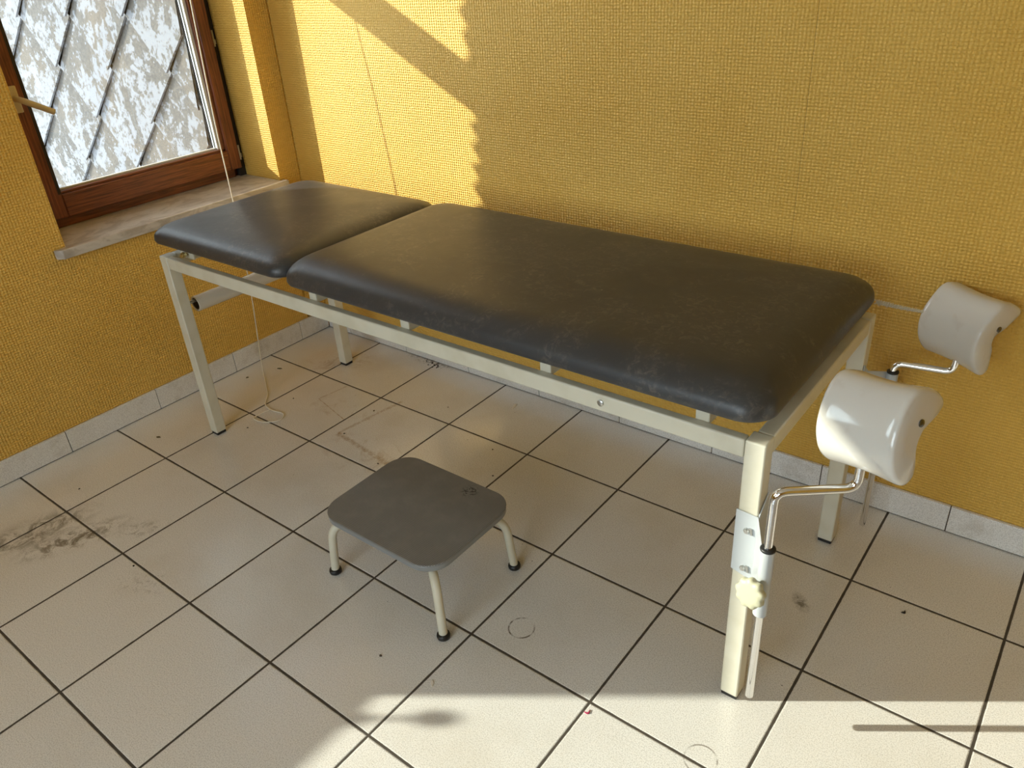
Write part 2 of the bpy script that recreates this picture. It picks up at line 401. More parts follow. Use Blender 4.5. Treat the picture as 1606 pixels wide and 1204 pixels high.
# left wall, with two deep openings
W1 = (-0.945, -0.100); W2 = (-3.194, -2.349); ZS = 0.63; ZT = 2.22
bm = B()
def wall_pieces(bm, x0, x1, grow=0.0, zs=ZS, zt=ZT, wy=((W2[0], W2[1]), (W1[0], W1[1]))):
    ys = [ROOM_Y]
    for a, b in wy: ys += [a, b]
    ys.append(0.0)
    for i in range(0, len(ys) - 1, 2): box(bm, x0, x1, ys[i], ys[i + 1], 0.0, ROOM_Z)
    for a, b in wy:
        box(bm, x0, x1, a, b, 0.0, zs); box(bm, x0, x1, a, b, zt, ROOM_Z)
wall_pieces(bm, -0.25, 0.0)
struct(obj('wall_left', bm, M['wall'], bevel=0.004), 'yellow textured wall with the deep window recess', 'wall')
bm = B()
wall_pieces(bm, -0.425, -0.25, zs=0.66, zt=2.20, wy=((-3.207, -2.294), (-0.958, -0.045)))
struct(obj('wall_outside', bm, M['brick']), 'brick outer layer of the window wall', 'wall')
# front wall behind the viewer with an opening for the added window
bm = B(); y0, y1 = ROOM_Y - .2, ROOM_Y
box(bm, -0.25, 1.0, y0, y1, 0, ROOM_Z); box(bm, 3.2, ROOM_X, y0, y1, 0, ROOM_Z); box(bm, 1.0, 3.2, y0, y1, 0, 0.7); box(bm, 1.0, 3.2, y0, y1, 2.2, ROOM_Z)
struct(obj('wall_front', bm, M['wall']), 'yellow wall behind the viewer with an added wide window', 'wall')
# skirting tiles
def skirting(name, joints, lo, hi, along_x, label):
    bm = B(); js = [lo] + joints + [hi]
    for a, b in zip(js, js[1:]):
        a += 0.0012; b -= 0.0012
        if along_x: box(bm, a, b, -0.010, -0.0002, 0.003, 0.082)
        else: box(bm, 0.0002, 0.010, a, b, 0.003, 0.082)
    o = struct(obj(name, bm, M['skirt'], bevel=0.0012), label, 'skirting')
    bm = B()
    if along_x: box(bm, lo, hi, -0.0065, -0.0003, 0.0, 0.080)
    else: box(bm, 0.0003, 0.0065, lo, hi, 0.0, 0.080)
    obj('grout', bm, M['grout'], o)
skirting('baseboard_back', [0.15 + 0.33 * k for k in range(0, 13)], 0.011, ROOM_X, True, 'row of pale skirting tiles along the back wall')
skirting('baseboard_left', sorted([-0.157 - 0.33 * k for k in range(0, 13)]), ROOM_Y, -0.011, False, 'row of pale skirting tiles below the window wall')
# marble sill
def sill(name, ya, yb, label):
    bm = B(); xi, xo = -0.25, 0.028
    prof = [(xi, 0.640), (xo, 0.640), (xo, 0.664), (xi, 0.664)]
    poly = [(-0.255, ya), (0.0, ya), (0.0, ya - 0.035), (0.012, ya - 0.035), (xo, ya - 0.018), (xo, yb + 0.02), (0.0, yb + 0.02), (0.0, yb), (-0.255, yb)]
    prism(bm, [(x, y, 0.634) for x, y in poly], (0, 0, 0.030))
    return struct(obj(name, bm, M['marble'], bevel=0.003), label, 'window sill')
sill('trim_1', W1[0], W1[1], 'veined pale marble sill under the brown wooden window')
sill('trim_2', W2[0], W2[1], 'marble sill under the second side window')

# ------------------------------------------------------------ windows
def setgrain(o, v):
    at = o.data.attributes.new('grain_dir', 'FLOAT', 'POINT')
    for d in at.data: d.value = v
def wbox(name, parent, bevel, grain, *boxes):
    bm = B()
    for b in boxes: box(bm, *b)
    o = obj(name, bm, M['wood'], parent, bevel=bevel); setgrain(o, grain); return o
def window(name, y0, y1, z0, bot, label, handle):
    # y0<y1 reveal limits; bot = height of the lower pane
    root = empty(name, (-0.25, (y0 + y1) / 2, z0), label, 'window'); root['kind'] = 'structure'
    zt = 2.22; tz = 1.611 if handle else 2.135
    # fixed outer frame
    wbox('frame_stile', root, 0.002, 1, (-0.31, -0.240, y0, y0 + 0.052, z0, zt)); wbox('frame_stile', root, 0.002, 1, (-0.31, -0.240, y1 - 0.045, y1, z0, zt))
    wbox('frame_rail', root, 0.002, 0, (-0.31, -0.222, y0 + 0.052, y1 - 0.045, z0, bot - 0.075)); wbox('frame_rail', root, 0.002, 0, (-0.31, -0.240, y0 + 0.052, y1 - 0.045, 2.15, zt))
    if handle: wbox('transom', root, 0.002, 0, (-0.28, -0.195, y0 + 0.045, y1 - 0.035, 1.612, 1.712))
    # opening sash, proud of the frame
    sa, sb = y0 + 0.032, y1 - 0.030; pa, pb = y0 + 0.122, y1 - 0.079; zb, zr = bot - 0.076, tz + 0.025 * (not handle); zu = 1.585; FX = -0.188
    sash = wbox('sash', root, 0.004, 1, (-0.222, FX, sa, pa, zb, zr), (-0.246, -0.222, sa, pa - 0.022, zb, zr), (-0.246, FX, pb, sb, zb, zr))
    wbox('sash_rail', sash, 0.004, 0, (-0.246, FX + .0005, pa - .001, pb + .001, zb, bot), (-0.246, FX, pa, pb, tz - .008, zr))
    # glazing bead, stepped in
    wbox('glazing_bead', sash, 0.002, 1, (-0.232, -0.200, pb - 0.012, pb, bot, tz - .009))
    wbox('glazing_bead', sash, 0.002, 0, (-0.232, -0.200, pa, pb, bot, bot + 0.008))
    bm = B(); box(bm, FX - .004, FX + .0006, pa - 0.012, pa - 0.0015, bot + .002, tz - .01); obj('shade_strip', bm, M['shade_strip'], sash)  # dark strip painting the shade of the bead left of the glass
    bm = B(); box(bm, -0.235, -0.233, pa - 0.022, pb - 0.001, bot + 0.003, tz - .007); obj('glass_pane', bm, M['glass'], sash)
    bm = B(); box(bm, -0.2328, -0.212, pb - 0.024, pb - 0.012, bot + .008, tz - .009); box(bm, -0.2328, -0.220, pa + 0.001, pb - .024, bot + .008, bot + 0.014); obj('glazing_seal', bm, M['seal'], sash)
    bm = B(); box(bm, -0.2328, -0.228, pb - 0.028, pb - 0.0245, bot + .015, tz - .009); obj('spacer_strip', bm, M['steel'], sash)
    # upper fixed pane
    bm = B()
    if handle: box(bm, -0.256, -0.252, y0 + 0.05, y1 - 0.043, 1.711, 2.152)
    else: box(bm, -0.262, -0.258, y0 + 0.05, y1 - 0.043, bot - 0.07, 2.152); obj('upper_glass_pane', bm, M['glass'], root)
    # dark strip standing in for the shade in the hinge gap
    bm = B(); box(bm, -0.2345, -0.214, sb + 0.001, y1 - 0.0005, z0, 2.1); obj('gap_shade', bm, M['shade_strip'], root)
    for zc in (0.755, 1.17, 1.60):
        bm = B(); lathe(bm, [(0.0045, -0.028), (0.0045, 0.028)], (-0.206, sb + 0.012, zc), (0, 0, 1), 12); box(bm, -0.214, -0.204, sb + 0.003, sb + 0.020, zc - 0.02, zc - 0.004)
        obj('hinge', bm, M['steel'], root, smooth=True, auto=40)
    if handle:
        h = B(); box(h, -0.192, -0.182, y0 + 0.066, y0 + 0.094, 1.045, 1.125); ho = obj('handle', h, M['handle'], sash, bevel=0.003)
        h = B(); yc = y0 + 0.080; zc = 1.087
        path = smooth_path([(-0.184, yc, zc), (-0.150, yc, zc), (-0.142, yc + 0.085, zc - 0.052)], 6, 0.02)
        tube(h, path, lambda t: 0.0085 + 0.0015 * t, 14); obj('lever', h, M['handle'], ho, smooth=True, auto=50)
    if not handle:  # unseen knob added to throw the rounded shadow on the floor
        bm = B(); tube(bm, [(-0.20, pb - 0.128, bot), (-0.20, pb - 0.128, bot + 0.075)], 0.006, 12)
        lathe(bm, [(0.001, 0.060), (0.014, 0.066), (0.021, 0.078), (0.022, 0.088), (0.016, 0.102), (0.001, 0.108)], (-0.20, pb - 0.128, bot), (0, 0, 1), 24)
        lathe(bm, [(0.022, 0.0), (0.022, 0.010), (0.010, 0.022)], (-0.20, pb - 0.128, bot), (0, 0, 1), 24)
        obj('shadow_knob', bm, M['handle'], sash, smooth=True, auto=50)
    return root
window('window_1', W1[0], W1[1], 0.664, 0.776, 'brown wooden casement window with frost-patterned view of slates', True)
window('window_2', W2[0], W2[1], 0.664, 0.965, 'brown wooden side window nearer the viewer', False)
# unseen wide window added in the front wall for more ambient light
r3 = empty('fill_window', (2.1, ROOM_Y - .1, 0.7), 'wide wooden window added unseen behind the viewer for fill light', 'window'); r3['kind'] = 'structure'
wbox('frame', r3, 0.003, 1, (1.0, 1.07, ROOM_Y - .13, ROOM_Y - .07, .7, 2.2), (3.13, 3.2, ROOM_Y - .13, ROOM_Y - .07, .7, 2.2), (2.06, 2.14, ROOM_Y - .13, ROOM_Y - .07, .7, 2.2), (1.07, 3.13, ROOM_Y - .13, ROOM_Y - .07, .7, .77), (1.07, 3.13, ROOM_Y - .13, ROOM_Y - .07, 2.13, 2.2))
bm = B(); box(bm, 1.07, 3.13, ROOM_Y - .103, ROOM_Y - .099, .77, 2.13); obj('glass_pane', bm, M['glass'], r3)

# ------------------------------------------------------------ outside: slate-clad wing and added ragged edge that shapes the sun patch
def slates():
    bm = B(); lay = bm.verts.layers.float.new('drop'); ang = 0.066; ex = Vector((math.cos(ang), math.sin(ang), 0)); nn = Vector((math.sin(ang), -math.cos(ang), 0))
    V0 = Vector((-1.272, -0.094, 1.03)); s = 0.426; rnd = random.Random(3)
    def slate(c, clipx):
        h = s / 2 * 1.0; j = [rnd.uniform(-.003, .003) for _ in range(8)]
        P = [(0, h * 1.12, 0.0), (h, 0, 0.014), (0, -h, 0.036), (-h, 0, 0.014)]
        fr = [c + ex * (x + j[i]) + Vector((0, 0, z + j[i + 4])) + nn * (o + 0.008) for i, (x, z, o) in enumerate(P)]
        vf = [bm.verts.new(p) for p in fr]; vb = [bm.verts.new(p - nn * 0.010) for p in fr]
        for q, dv in enumerate((0.0, 0.5, 1.0, 0.5)): vf[q][lay] = dv; vb[q][lay] = dv
        bm.faces.new(vf); bm.faces.new(vb[::-1])
        for i in range(4): bm.faces.new((vf[i], vf[(i + 1) % 4], vb[(i + 1) % 4], vb[i]))
    for iz in range(-6, 12):
        for ix in range(-26, 5):
            off = 0.5 if iz % 2 else 0.0
            c = V0 + ex * ((ix + off) * s) + Vector((0, 0, iz * s / 2))
            if c.x > -0.30: continue
            slate(c, 0)
    bmesh.ops.bisect_plane(bm, geom=bm.verts[:] + bm.edges[:] + bm.faces[:], plane_co=(-0.492, 0, 0), plane_no=(1, 0, 0), clear_outer=True)
    # thin backing wall
    a = V0 - nn * 0.02 + ex * (-11); b = V0 - nn * 0.02 + ex * 0.855
    prism(bm, [a + Vector((0, 0, -1.0)), b + Vector((0, 0, -1.0)), b + Vector((0, 0, 3.2)), a + Vector((0, 0, 3.2))], tuple(-nn * 0.2))
    o = obj('wall_slate_wing', bm, M['slate']); o['kind'] = 'structure'
    o['label'] = 'sunlit diamond slate cladding seen through the window'; o['category'] = 'wall'
slates()
# unseen ragged slate strip added left of the opening for the wavy shadow
bm = B(); rnd = random.Random(11); ys = []; z = 0.62; edge = []
while z < 2.16:
    edge.append((z, -0.936 + rnd.uniform(0, .006))); z += rnd.uniform(0.02, 0.05)
    edge.append((z, -0.950 - rnd.uniform(0, .008))); z += rnd.uniform(0.02, 0.05)
poly = [(-0.43, y, z) for z, y in edge] + [(-0.43, -1.25, 2.16), (-0.43, -1.25, 0.62)]
prism(bm, poly, (-0.008, 0, 0))
o = obj('wall_shadow_edge', bm, M['slate']); o['kind'] = 'structure'; o['label'] = 'unseen ragged slate strip added beside the window for its wavy shadow'; o['category'] = 'wall'

# ------------------------------------------------------------ examination couch
X0, X1, YF, YB = 0.318, 2.237, -0.810, -0.185; ZT_ = 0.648
couch = empty('examination_couch', ((X0 + X1) / 2, (YF + YB) / 2, 0), 'long examination couch with charcoal padded top on a cream square-tube frame', 'couch')
bm = B()
lw = 0.038
def legpart(xa, ya):
    bm = B(); box(bm, xa, xa + lw, ya, ya + lw, 0.010, ZT_); lg = obj('leg', bm, M['metal'], couch, bevel=0.003)
    bm = B(); box(bm, xa + .002, xa + lw - .002, ya + .002, ya + lw - .002, 0.0, 0.013); obj('foot_cap', bm, M['black'], lg, bevel=0.002)
for xa in (X0, X1 - lw):
    for ya in (YF, YB - lw): legpart(xa, ya)
for ya in (YF + .001, YB - .022):
    bm = B(); box(bm, X0 + lw + .0012, X1 - lw - .0012, ya, ya + 0.021, 0.6095, ZT_ - .0008); rl = obj('side_rail', bm, M['metal'], couch, bevel=0.003)
    if ya < -0.5:
        bm = B(); lathe(bm, [(0.007, 0), (0.007, 0.002), (0.005, 0.0035)], (1.905, ya, 0.629), (0, -1, 0), 20); obj('rail_bolt', bm, M['steel'], rl, smooth=True, auto=40)
for xa in (X0 + .001, X1 - .032):
    bm = B(); box(bm, xa, xa + 0.031, YF + lw + .0012, YB - lw - .0012, 0.610, ZT_ - .0008); obj('end_rail', bm, M['metal'], couch, bevel=0.003)
for xc in (1.02, 1.352, 1.758, 2.108):
    bm = B(); box(bm, xc - .014, xc + .014, YF + .022, YB - .022, 0.640, 0.6845); obj('crossbar', bm, M['metal'], couch, bevel=0.002)
bm = B(); box(bm, X0 + .034, X0 + .054, YF + .055, YB - .055, 0.632, 0.662); obj('backrest_tube', bm, M['metal'], couch, bevel=0.002)
bm = B(); lathe(bm, [(0.0085, 0), (0.0085, 0.010), (0.006, 0.010), (0.006, 0.016)], (X0 + .092, YF + 0.034, 0.657), (0.35, -1, 0), 6); obj('hinge_bolt', bm, M['brass'], couch)
bm = B(); box(bm, X0 + .05, X0 + .12, YF + .045, YF + .051, 0.640, 0.686); obj('hinge_plate', bm, M['metal'], couch, bevel=0.001)
def pad(name, x0, x1, y0, y1, z0, th, rx, ry, corner, label=None, dome=0.006, zfun=None):
    # cushion: rounded-rectangle plan, top edge rolled over, lower edge tucked in
    bm = B(); N = 96
    cx, cy = (x0 + x1) / 2, (y0 + y1) / 2; hx, hy = (x1 - x0) / 2, (y1 - y0) / 2
    def outline(ins, cr):
        pts = []; a, b = hx - ins * rx, hy - ins * ry; cr = max(cr, .004)
        per = []
        for q, (sx, sy) in enumerate(((1, 1), (-1, 1), (-1, -1), (1, -1))):
            for k in range(13):
                t = math.pi / 2 * (q + k / 12)
                pts.append((cx + sx * (a - cr) + math.cos(t) * cr, cy + sy * (b - cr) + math.sin(t) * cr))
            # straight edge subdivisions
            nx_ = 18 if q in (0, 2) else 10
            sx2, sy2 = ((-1, 1), (-1, -1), (1, -1), (1, 1))[q]
            t = math.pi / 2 * (q + 1)
            e = (cx + sx2 * (a - cr) + math.cos(t) * cr, cy + sy2 * (b - cr) + math.sin(t) * cr); s_ = pts[-1]
            for k in range(1, nx_): pts.append((s_[0] + (e[0] - s_[0]) * k / nx_, s_[1] + (e[1] - s_[1]) * k / nx_))
        return pts
    rings = []
    spec = [(0.55, 0.0, 0.0), (0.12, 0.0, 0.0), (0.03, 0.006, 0.0), (0.0, 0.013, 0), (0.01, 0.020, 0)]
    K = 9
    for k in range(1, K + 1):
        t = k / K * math.pi / 2
        spec.append((0.01 + 0.99 * (1 - math.cos(t)), 0.020 + (th - 0.020) * math.sin(t), 0))
    for ins, h, _ in spec:
        rings.append([bm.verts.new((x, y, z0 + h)) for x, y in outline(ins, corner * (1 - ins * 0.35))])
    n = len(rings[0])
    for a, b in zip(rings, rings[1:]):
        for k in range(n): bm.faces.new((a[k], a[(k + 1) % n], b[(k + 1) % n], b[k]))
    base = rings[-1]; prev = base
    for s, dz in ((0.8, 0.45), (0.55, 0.75), (0.3, 0.93), (0.08, 1.0)):
        nr = [bm.verts.new((cx + (v.co.x - cx) * (1 - (1 - s)) , cy + (v.co.y - cy) * s, z0 + th + dome * dz)) for v in base]
        for k in range(n): bm.faces.new((prev[k], prev[(k + 1) % n], nr[(k + 1) % n], nr[k]))
        prev = nr
    bm.faces.new(prev); bm.faces.new(rings[0][::-1])
    o = obj(name, bm, M['vinyl'], couch, smooth=True, auto=60)
    if label: o['label'] = label
    return o
pad('headrest_pad', 0.284, 0.928, -0.813, -0.178, 0.683, 0.060, 0.085, 0.10, 0.055, dome=0.007)
pad('main_pad', 0.930, 2.236, -0.822, -0.172, 0.680, 0.070, 0.075, 0.10, 0.060, dome=0.006)
# paper roll holder rod under the head end
bm = B(); tube(bm, [(0.326, YF + lw - .002, 0.474), (0.336, YB - lw + .002, 0.474)], 0.005, 12); obj('roll_rod', bm, M['steel'], couch, smooth=True, auto=40)
# paper roll hanging on the rod
bm = B(); a = Vector((0.3265, -0.742, 0.4625)); b = Vector((0.335, -0.262, 0.4625)); ax = (b - a)
L = ax.length
def hollow(bm, o_, axis, L, r0, r1, seg=28):
    axis = axis.normalized(); s = axis.orthogonal().normalized(); u = axis.cross(s); R = []
    for r, h in ((r0, 0), (r1, 0), (r1, L), (r0, L)):
        R.append([bm.verts.new(o_ + axis * h + (s * math.cos(2 * math.pi * k / seg) + u * math.sin(2 * math.pi * k / seg)) * r) for k in range(seg)])
    for i in range(4):
        p, q = R[i], R[(i + 1) % 4]
        for k in range(seg): bm.faces.new((p[k], p[(k + 1) % seg], q[(k + 1) % seg], q[k]))
roll = empty('paper_roll', (0.33, -0.50, 0.445), 'nearly used-up white paper roll hanging on the rod below the headrest', 'paper roll')
hollow(bm, a, ax, L, 0.0205, 0.0255); obj('paper', bm, M['paper'], roll, smooth=True, auto=40)
bm = B(); hollow(bm, a + ax.normalized() * .002, ax, L - .004, 0.0185, 0.0203); obj('cardboard_core', bm, M['card'], roll, smooth=True, auto=40)

# ------------------------------------------------------------ leg supports
SADF = dict(n=(0.918923, -0.351839, 0.178294), L=0.140, u=(0.093666, 0.633742, 0.767852), w=(-0.383153, -0.688897, 0.615316), P0=(2.451277, -0.780808, 0.728840),
    prof=[(0.0725, -0.0328), (0.0795, -0.0136), (0.0762, 0.0128), (0.0613, 0.0443), (0.0282, 0.0551), (-0.0118, 0.05), (-0.044, 0.0363), (-0.0682, 0.0121), (-0.077, -0.0152), (-0.074, -0.0328), (-0.0601, -0.0392), (-0.0435, -0.033), (-0.0124, -0.012), (0.0216, -0.0109), (0.0492, -0.0282)])
SADB = dict(n=(0.876165, -0.481914, -0.009685), L=0.150, u=(0.226901, 0.394634, 0.890382), w=(-0.425265, -0.782319, 0.455111), P0=(2.462287, -0.111127, 0.610530),
    prof=[(0.0749, -0.0392), (0.0818, -0.0182), (0.0802, 0.0065), (0.0673, 0.0344), (0.0313, 0.0479), (-0.0025, 0.0513), (-0.0351, 0.0411), (-0.064, 0.0173), (-0.0822, -0.0165), (-0.084, -0.0392), (-0.0703, -0.0437), (-0.0506, -0.0314), (-0.0212, -0.0011), (0.0156, 0.0058), (0.0476, -0.0206)])
def saddle(S, parent):
    n, u, w, P0 = [Vector(S[k]) for k in ('n', 'u', 'w', 'P0')]
    # closed Catmull-Rom resample of the end profile
    pr = S['prof']; N = len(pr); prof = []
    for i in range(N):
        a, b, c, d = [Vector((*pr[(i + k) % N], 0)) for k in (-1, 0, 1, 2)]
        for k in range(4):
            t = k / 4
            prof.append(0.5 * ((2 * b) + (c - a) * t + (2 * a - 5 * b + 4 * c - d) * t * t + (3 * b - a - 3 * c + d) * t ** 3))
    cen = sum(prof, Vector()) / len(prof)
    bm = B(); rings = []; L = S['L']
    st = [(-0.002, .90, 0), (0.0, .95, 0), (0.003, .983, 0), (0.009, 1.0, 0)]
    for k in range(1, 12):
        t = k / 12; st.append((0.009 + (L - 0.018) * t, 1.0 - 0.045 * math.sin(math.pi * t), 0))
    st += [(L - 0.009, 1.0, 0), (L - 0.003, .985, 0), (L, .95, 0), (L + .002, .90, 0)]
    for d, s, _ in st:
        rings.append([bm.verts.new(P0 - n * d + u * (cen.x + (p.x - cen.x) * s) + w * (cen.y + (p.y - cen.y) * s)) for p in prof])
    m_ = len(prof)
    for a, b in zip(rings, rings[1:]):
        for k in range(m_): bm.faces.new((a[k], a[(k + 1) % m_], b[(k + 1) % m_], b[k]))
    for rg, fl in ((rings[0], 1), (rings[-1], 0)):
        cpt = sum((v.co for v in rg), Vector()) / m_
        inner = [bm.verts.new(cpt + (v.co - cpt) * 0.5) for v in rg]
        for k in range(m_): bm.faces.new((rg[k], rg[(k + 1) % m_], inner[(k + 1) % m_], inner[k]))
        bm.faces.new(inner)
    sd_ = obj('knee_saddle', bm, M['saddle'], parent, smooth=True, auto=70)
    bm = B(); c0 = P0 + u * 0.022 + w * 0.004 + n * 0.0015
    lathe(bm, [(0.0065, 0.0), (0.0065, 0.002), (0.004, 0.0035)], c0, n, 18); obj('saddle_screw', bm, M['darksteel'], sd_, smooth=True, auto=40)
    return sd_
def leg_support(name, base, arm_end, zb, zs0, zs1, zarm, S, topz, legx, legy, side, label):
    root = empty(name, (base[0], base[1], zb), label, 'leg support', 'chrome leg supports at the foot end of the couch')
    bx, by = base; ex, ey = arm_end
    bm = B(); pth = smooth_path([(bx, by, zb), (bx, by, zarm), (ex, ey, zarm), (ex, ey, topz)], 8, 0.022)
    tube(bm, pth, lambda t: 0.0078, 20); obj('chrome_rod', bm, M['chrome'], root, smooth=True, auto=40)
    bm = B(); hollow(bm, Vector((bx, by, zs0)), Vector((0, 0, 1)), zs1 - zs0, 0.0085, 0.0130, 28); obj('sleeve', bm, M['white'], root, smooth=True, auto=40)
    bm = B(); lathe(bm, [(0.0100, -.001), (0.0134, 0), (0.0138, .002), (0.0134, .004), (0.0100, .0055), (0.0082, .0055)], (bx, by, zs1), (0, 0, 1), 28); obj('rubber_collar', bm, M['black'], root, smooth=True, auto=60)
    # bent sheet plate clasping the couch leg
    s = side; yf = legy - 0.004 * 1.0 if s < 0 else legy + 0.004
    xl = legx - 0.002; bm = B()
    pl_ = [(xl, zs0 + 0.045), (xl, zs1 + 0.025), (legx + 0.040, zs1 + 0.022), (bx - 0.010, zs1 - 0.004), (bx - 0.006, zs0), (legx + 0.046, zs0 + 0.035)]
    t0 = 0.003
    def yy(x):  # plate steps outward from the leg face to the sleeve
        return legy + s * t0 if x < legx + 0.041 else by + (0.0 if s < 0 else 0.0) 
    pf = [(x, (legy + s * 0.0005) if x <= legx + 0.041 else (by + s * -0.004), z) for x, z in pl_]
    # front leaf over leg
    bm2 = B(); zA, zB = zs0 + 0.036, zs1 + 0.026
    prism(bm2, [(xl, legy + s * .0008, zA), (xl, legy + s * .0008, zB), (legx + 0.040, legy + s * .0008, zB - .003), (legx + 0.040, legy + s * .0008, zA - .012)], (0, s * t0, 0))
    yo = legy + s * .0008
    prism(bm2, [(legx + 0.0395, yo, zA - .012), (legx + 0.0395, yo, zB - .003), (bx - .004, by + s * 0.0095, zs1 - .004), (bx - .004, by + s * 0.0095, zs0 + .008)], (0, s * t0, 0))
    # side leaf that returns round the outer leg face
    prism(bm2, [(legx + 0.0392, yo, zA - .010), (legx + 0.0392, yo, zB), (legx + 0.0392, yo - s * 0.038, zB + .03), (legx + 0.0392, yo - s * 0.038, zA - .010)], (0.0025, 0, 0))
    obj('clamp_plate', bm2, M['white'], root, bevel=0.0008)
    for zc, xx in ((zB - 0.040, legx + 0.022), (zA + 0.012, legx + 0.022)):
        bm = B(); lathe(bm, [(0.006, 0), (0.006, 0.003), (0.004, 0.006)], (xx, yo + s * t0, zc), (0, s, 0), 16)
        prism(bm, [(xx + .008, yo + s * t0, zc - .006), (xx + .012, yo + s * t0, zc - .006), (xx + .010, yo + s * t0, zc + .008), (xx + .004, yo + s * t0, zc + .008)], (0, s * 0.003, 0))
        obj('plate_screw', bm, M['steel'], root, smooth=True, auto=40)
    # star knob on a threaded stud
    kz = zs0 + 0.066; kd = Vector((-0.22, s * 0.9, 0.22)).normalized()
    k0 = Vector((bx, by, kz)) + kd * 0.012
    bm = B(); tube(bm, [k0, k0 + kd * 0.022], 0.0042, 12); kn = obj('stud', bm, M['steel'], root, smooth=True, auto=40)
    bm = B(); c_ = k0 + kd * 0.017; sx = kd.cross(Vector((0, 0, 1))).normalized(); sy = kd.cross(sx); rings = []
    for h, f in ((0, .55), (0.002, .92), (0.006, 1.0), (0.014, 1.0), (0.018, .90), (0.019, .6)):
        rings.append([bm.verts.new(c_ + kd * h + (sx * math.cos(2 * math.pi * k / 84) + sy * math.sin(2 * math.pi * k / 84)) * (0.0275 + 0.0018 * math.cos(9 * 2 * math.pi * k / 84) * (1 if f > .85 else 0)) * f) for k in range(84)])
    for a, b in zip(rings, rings[1:]):
        for k in range(84): bm.faces.new((a[k], a[(k + 1) % 84], b[(k + 1) % 84], b[k]))
    bm.faces.new(rings[0][::-1]); bm.faces.new(rings[-1])
    obj('star_knob', bm, M['cream'], root, smooth=True, auto=60)
    saddle(S, root)
    return root
legR = X1 - lw
leg_support('leg_support', (2.277, -0.858), (2.383, -0.776), 0.098, 0.322, 0.474, 0.600, SADF, 0.690, legR, YF, -1, 'chrome leg support with white saddle clamped to the nearest couch leg')
leg_support('leg_support', (2.281, -0.118), (2.402, -0.100), 0.018, 0.325, 0.478, 0.505, SADB, 0.585, legR, YB, 1, 'chrome leg support with white saddle on the couch corner by the back wall')

# ------------------------------------------------------------ step stool
sx0, sx1, sy0, sy1 = 1.203, 1.600, -1.036, -0.722; SZ = 0.200
stool = empty('step_stool', ((sx0 + sx1) / 2, (sy0 + sy1) / 2, 0), 'low grey-topped step stool on four bent cream legs in front of the couch', 'stool')
def rrect(x0, x1, y0, y1, r, z, n=10):
    pts = []
    for q, (cx, cy) in enumerate(((x1 - r, y1 - r), (x0 + r, y1 - r), (x0 + r, y0 + r), (x1 - r, y0 + r))):
        for k in range(n + 1):
            t = math.pi / 2 * (q + k / n); pts.append((cx + math.cos(t) * r, cy + math.sin(t) * r, z))
    return pts
bm = B(); prism(bm, rrect(sx0 + .001, sx1 - .001, sy0 + .001, sy1 - .001, 0.064, SZ - .020), (0, 0, 0.0165)); obj('board', bm, M['board'], stool, bevel=0.003)
bm = B(); prism(bm, rrect(sx0, sx1, sy0, sy1, 0.065, SZ - .0038), (0, 0, 0.0038)); obj('ribbed_mat', bm, M['mat'], stool, bevel=0.0015)
for ax_, ay_, fx, fy in ((-1, -1, 1.219, -1.030), (1, -1, 1.606, -1.033), (1, 1, 1.601, -0.752), (-1, 1, 1.221, -0.745)):
    cx, cy = (sx0 + sx1) / 2, (sy0 + sy1) / 2
    tx = fx - ax_ * 0.012; ty = fy - ay_ * 0.010
    path = smooth_path([(cx + (fx - cx) * 0.35, cy + (fy - cy) * 0.35, SZ - .033), (tx, ty, SZ - .033), (fx, fy, 0.006)], 10, 0.055)
    bm = B(); tube(bm, path, 0.0108, 18); lg = obj('leg', bm, M['metal'], stool, smooth=True, auto=50)
    bm = B(); lathe(bm, [(0.0125, 0.0), (0.0155, .003), (0.0165, .008), (0.0155, .013), (0.0118, .0155)], (fx, fy, 0.0), (0, 0, 1), 24); obj('rubber_foot', bm, M['black'], lg, smooth=True, auto=60)

# ------------------------------------------------------------ pull cord
bm = B()
tube(bm, catmull([(0.0, -0.27, 2.10), (0.004, -0.285, 1.80), (0.013, -0.302, 1.475), (0.030, -0.325, 1.20), (0.040, -0.343, 0.93), (0.050, -0.352, 0.66), (0.078, -0.378, 0.47), (0.100, -0.402, 0.30), (0.112, -0.430, 0.10), (0.128, -0.447, 0.015), (0.175, -0.476, 0.004), (0.270, -0.535, 0.004), (0.330, -0.590, 0.004), (0.385, -0.600, 0.004),
    (0.440, -0.595, 0.0045), (0.462, -0.628, 0.004), (0.425, -0.668, 0.004), (0.372, -0.672, 0.004), (0.368, -0.640, 0.005), (0.378, -0.606, 0.0075)], 10), 0.0021, 8)
cordo = tag(obj('pull_cord', bm, M['cord'], smooth=True), 'thin white pull cord hanging before the window down to a loop on the floor', 'cord')
# dusty twisted cord between couch and far saddle
bm = B(); A = Vector((2.226, -0.150, 0.660)); Bv = Vector((2.314, -0.104, 0.638)); rnd = random.Random(5)
for ph in (0, math.pi):
    pts = []
    for k in range(60):
        t = k / 59; p = A.lerp(Bv, t); p.z -= 0.001 * math.sin(math.pi * t)
        d = (Bv - A).normalized(); s = d.cross(Vector((0, 0, 1))).normalized(); u_ = s.cross(d); r = 0.0045 * (1 - .55 * t)
        pts.append(p + (s * math.cos(t * 60 + ph) + u_ * math.sin(t * 60 + ph)) * r)
    tube(bm, pts, 0.0018, 6)
for k in range(260):
    t = rnd.random() ** 1.5; p = A.lerp(Bv, t); p.z -= 0.001 * math.sin(math.pi * t)
    v = Vector((rnd.gauss(0, 1), rnd.gauss(0, 1), rnd.gauss(0, 1))).normalized() * rnd.uniform(.005, .010) * (1.1 - .5 * t)
    tube(bm, [p, p + v], 0.00035, 3)
tag(obj('dusty_cord', bm, M['fuzz'], smooth=True), 'frayed dusty cord running from the couch corner to the far saddle', 'cord')

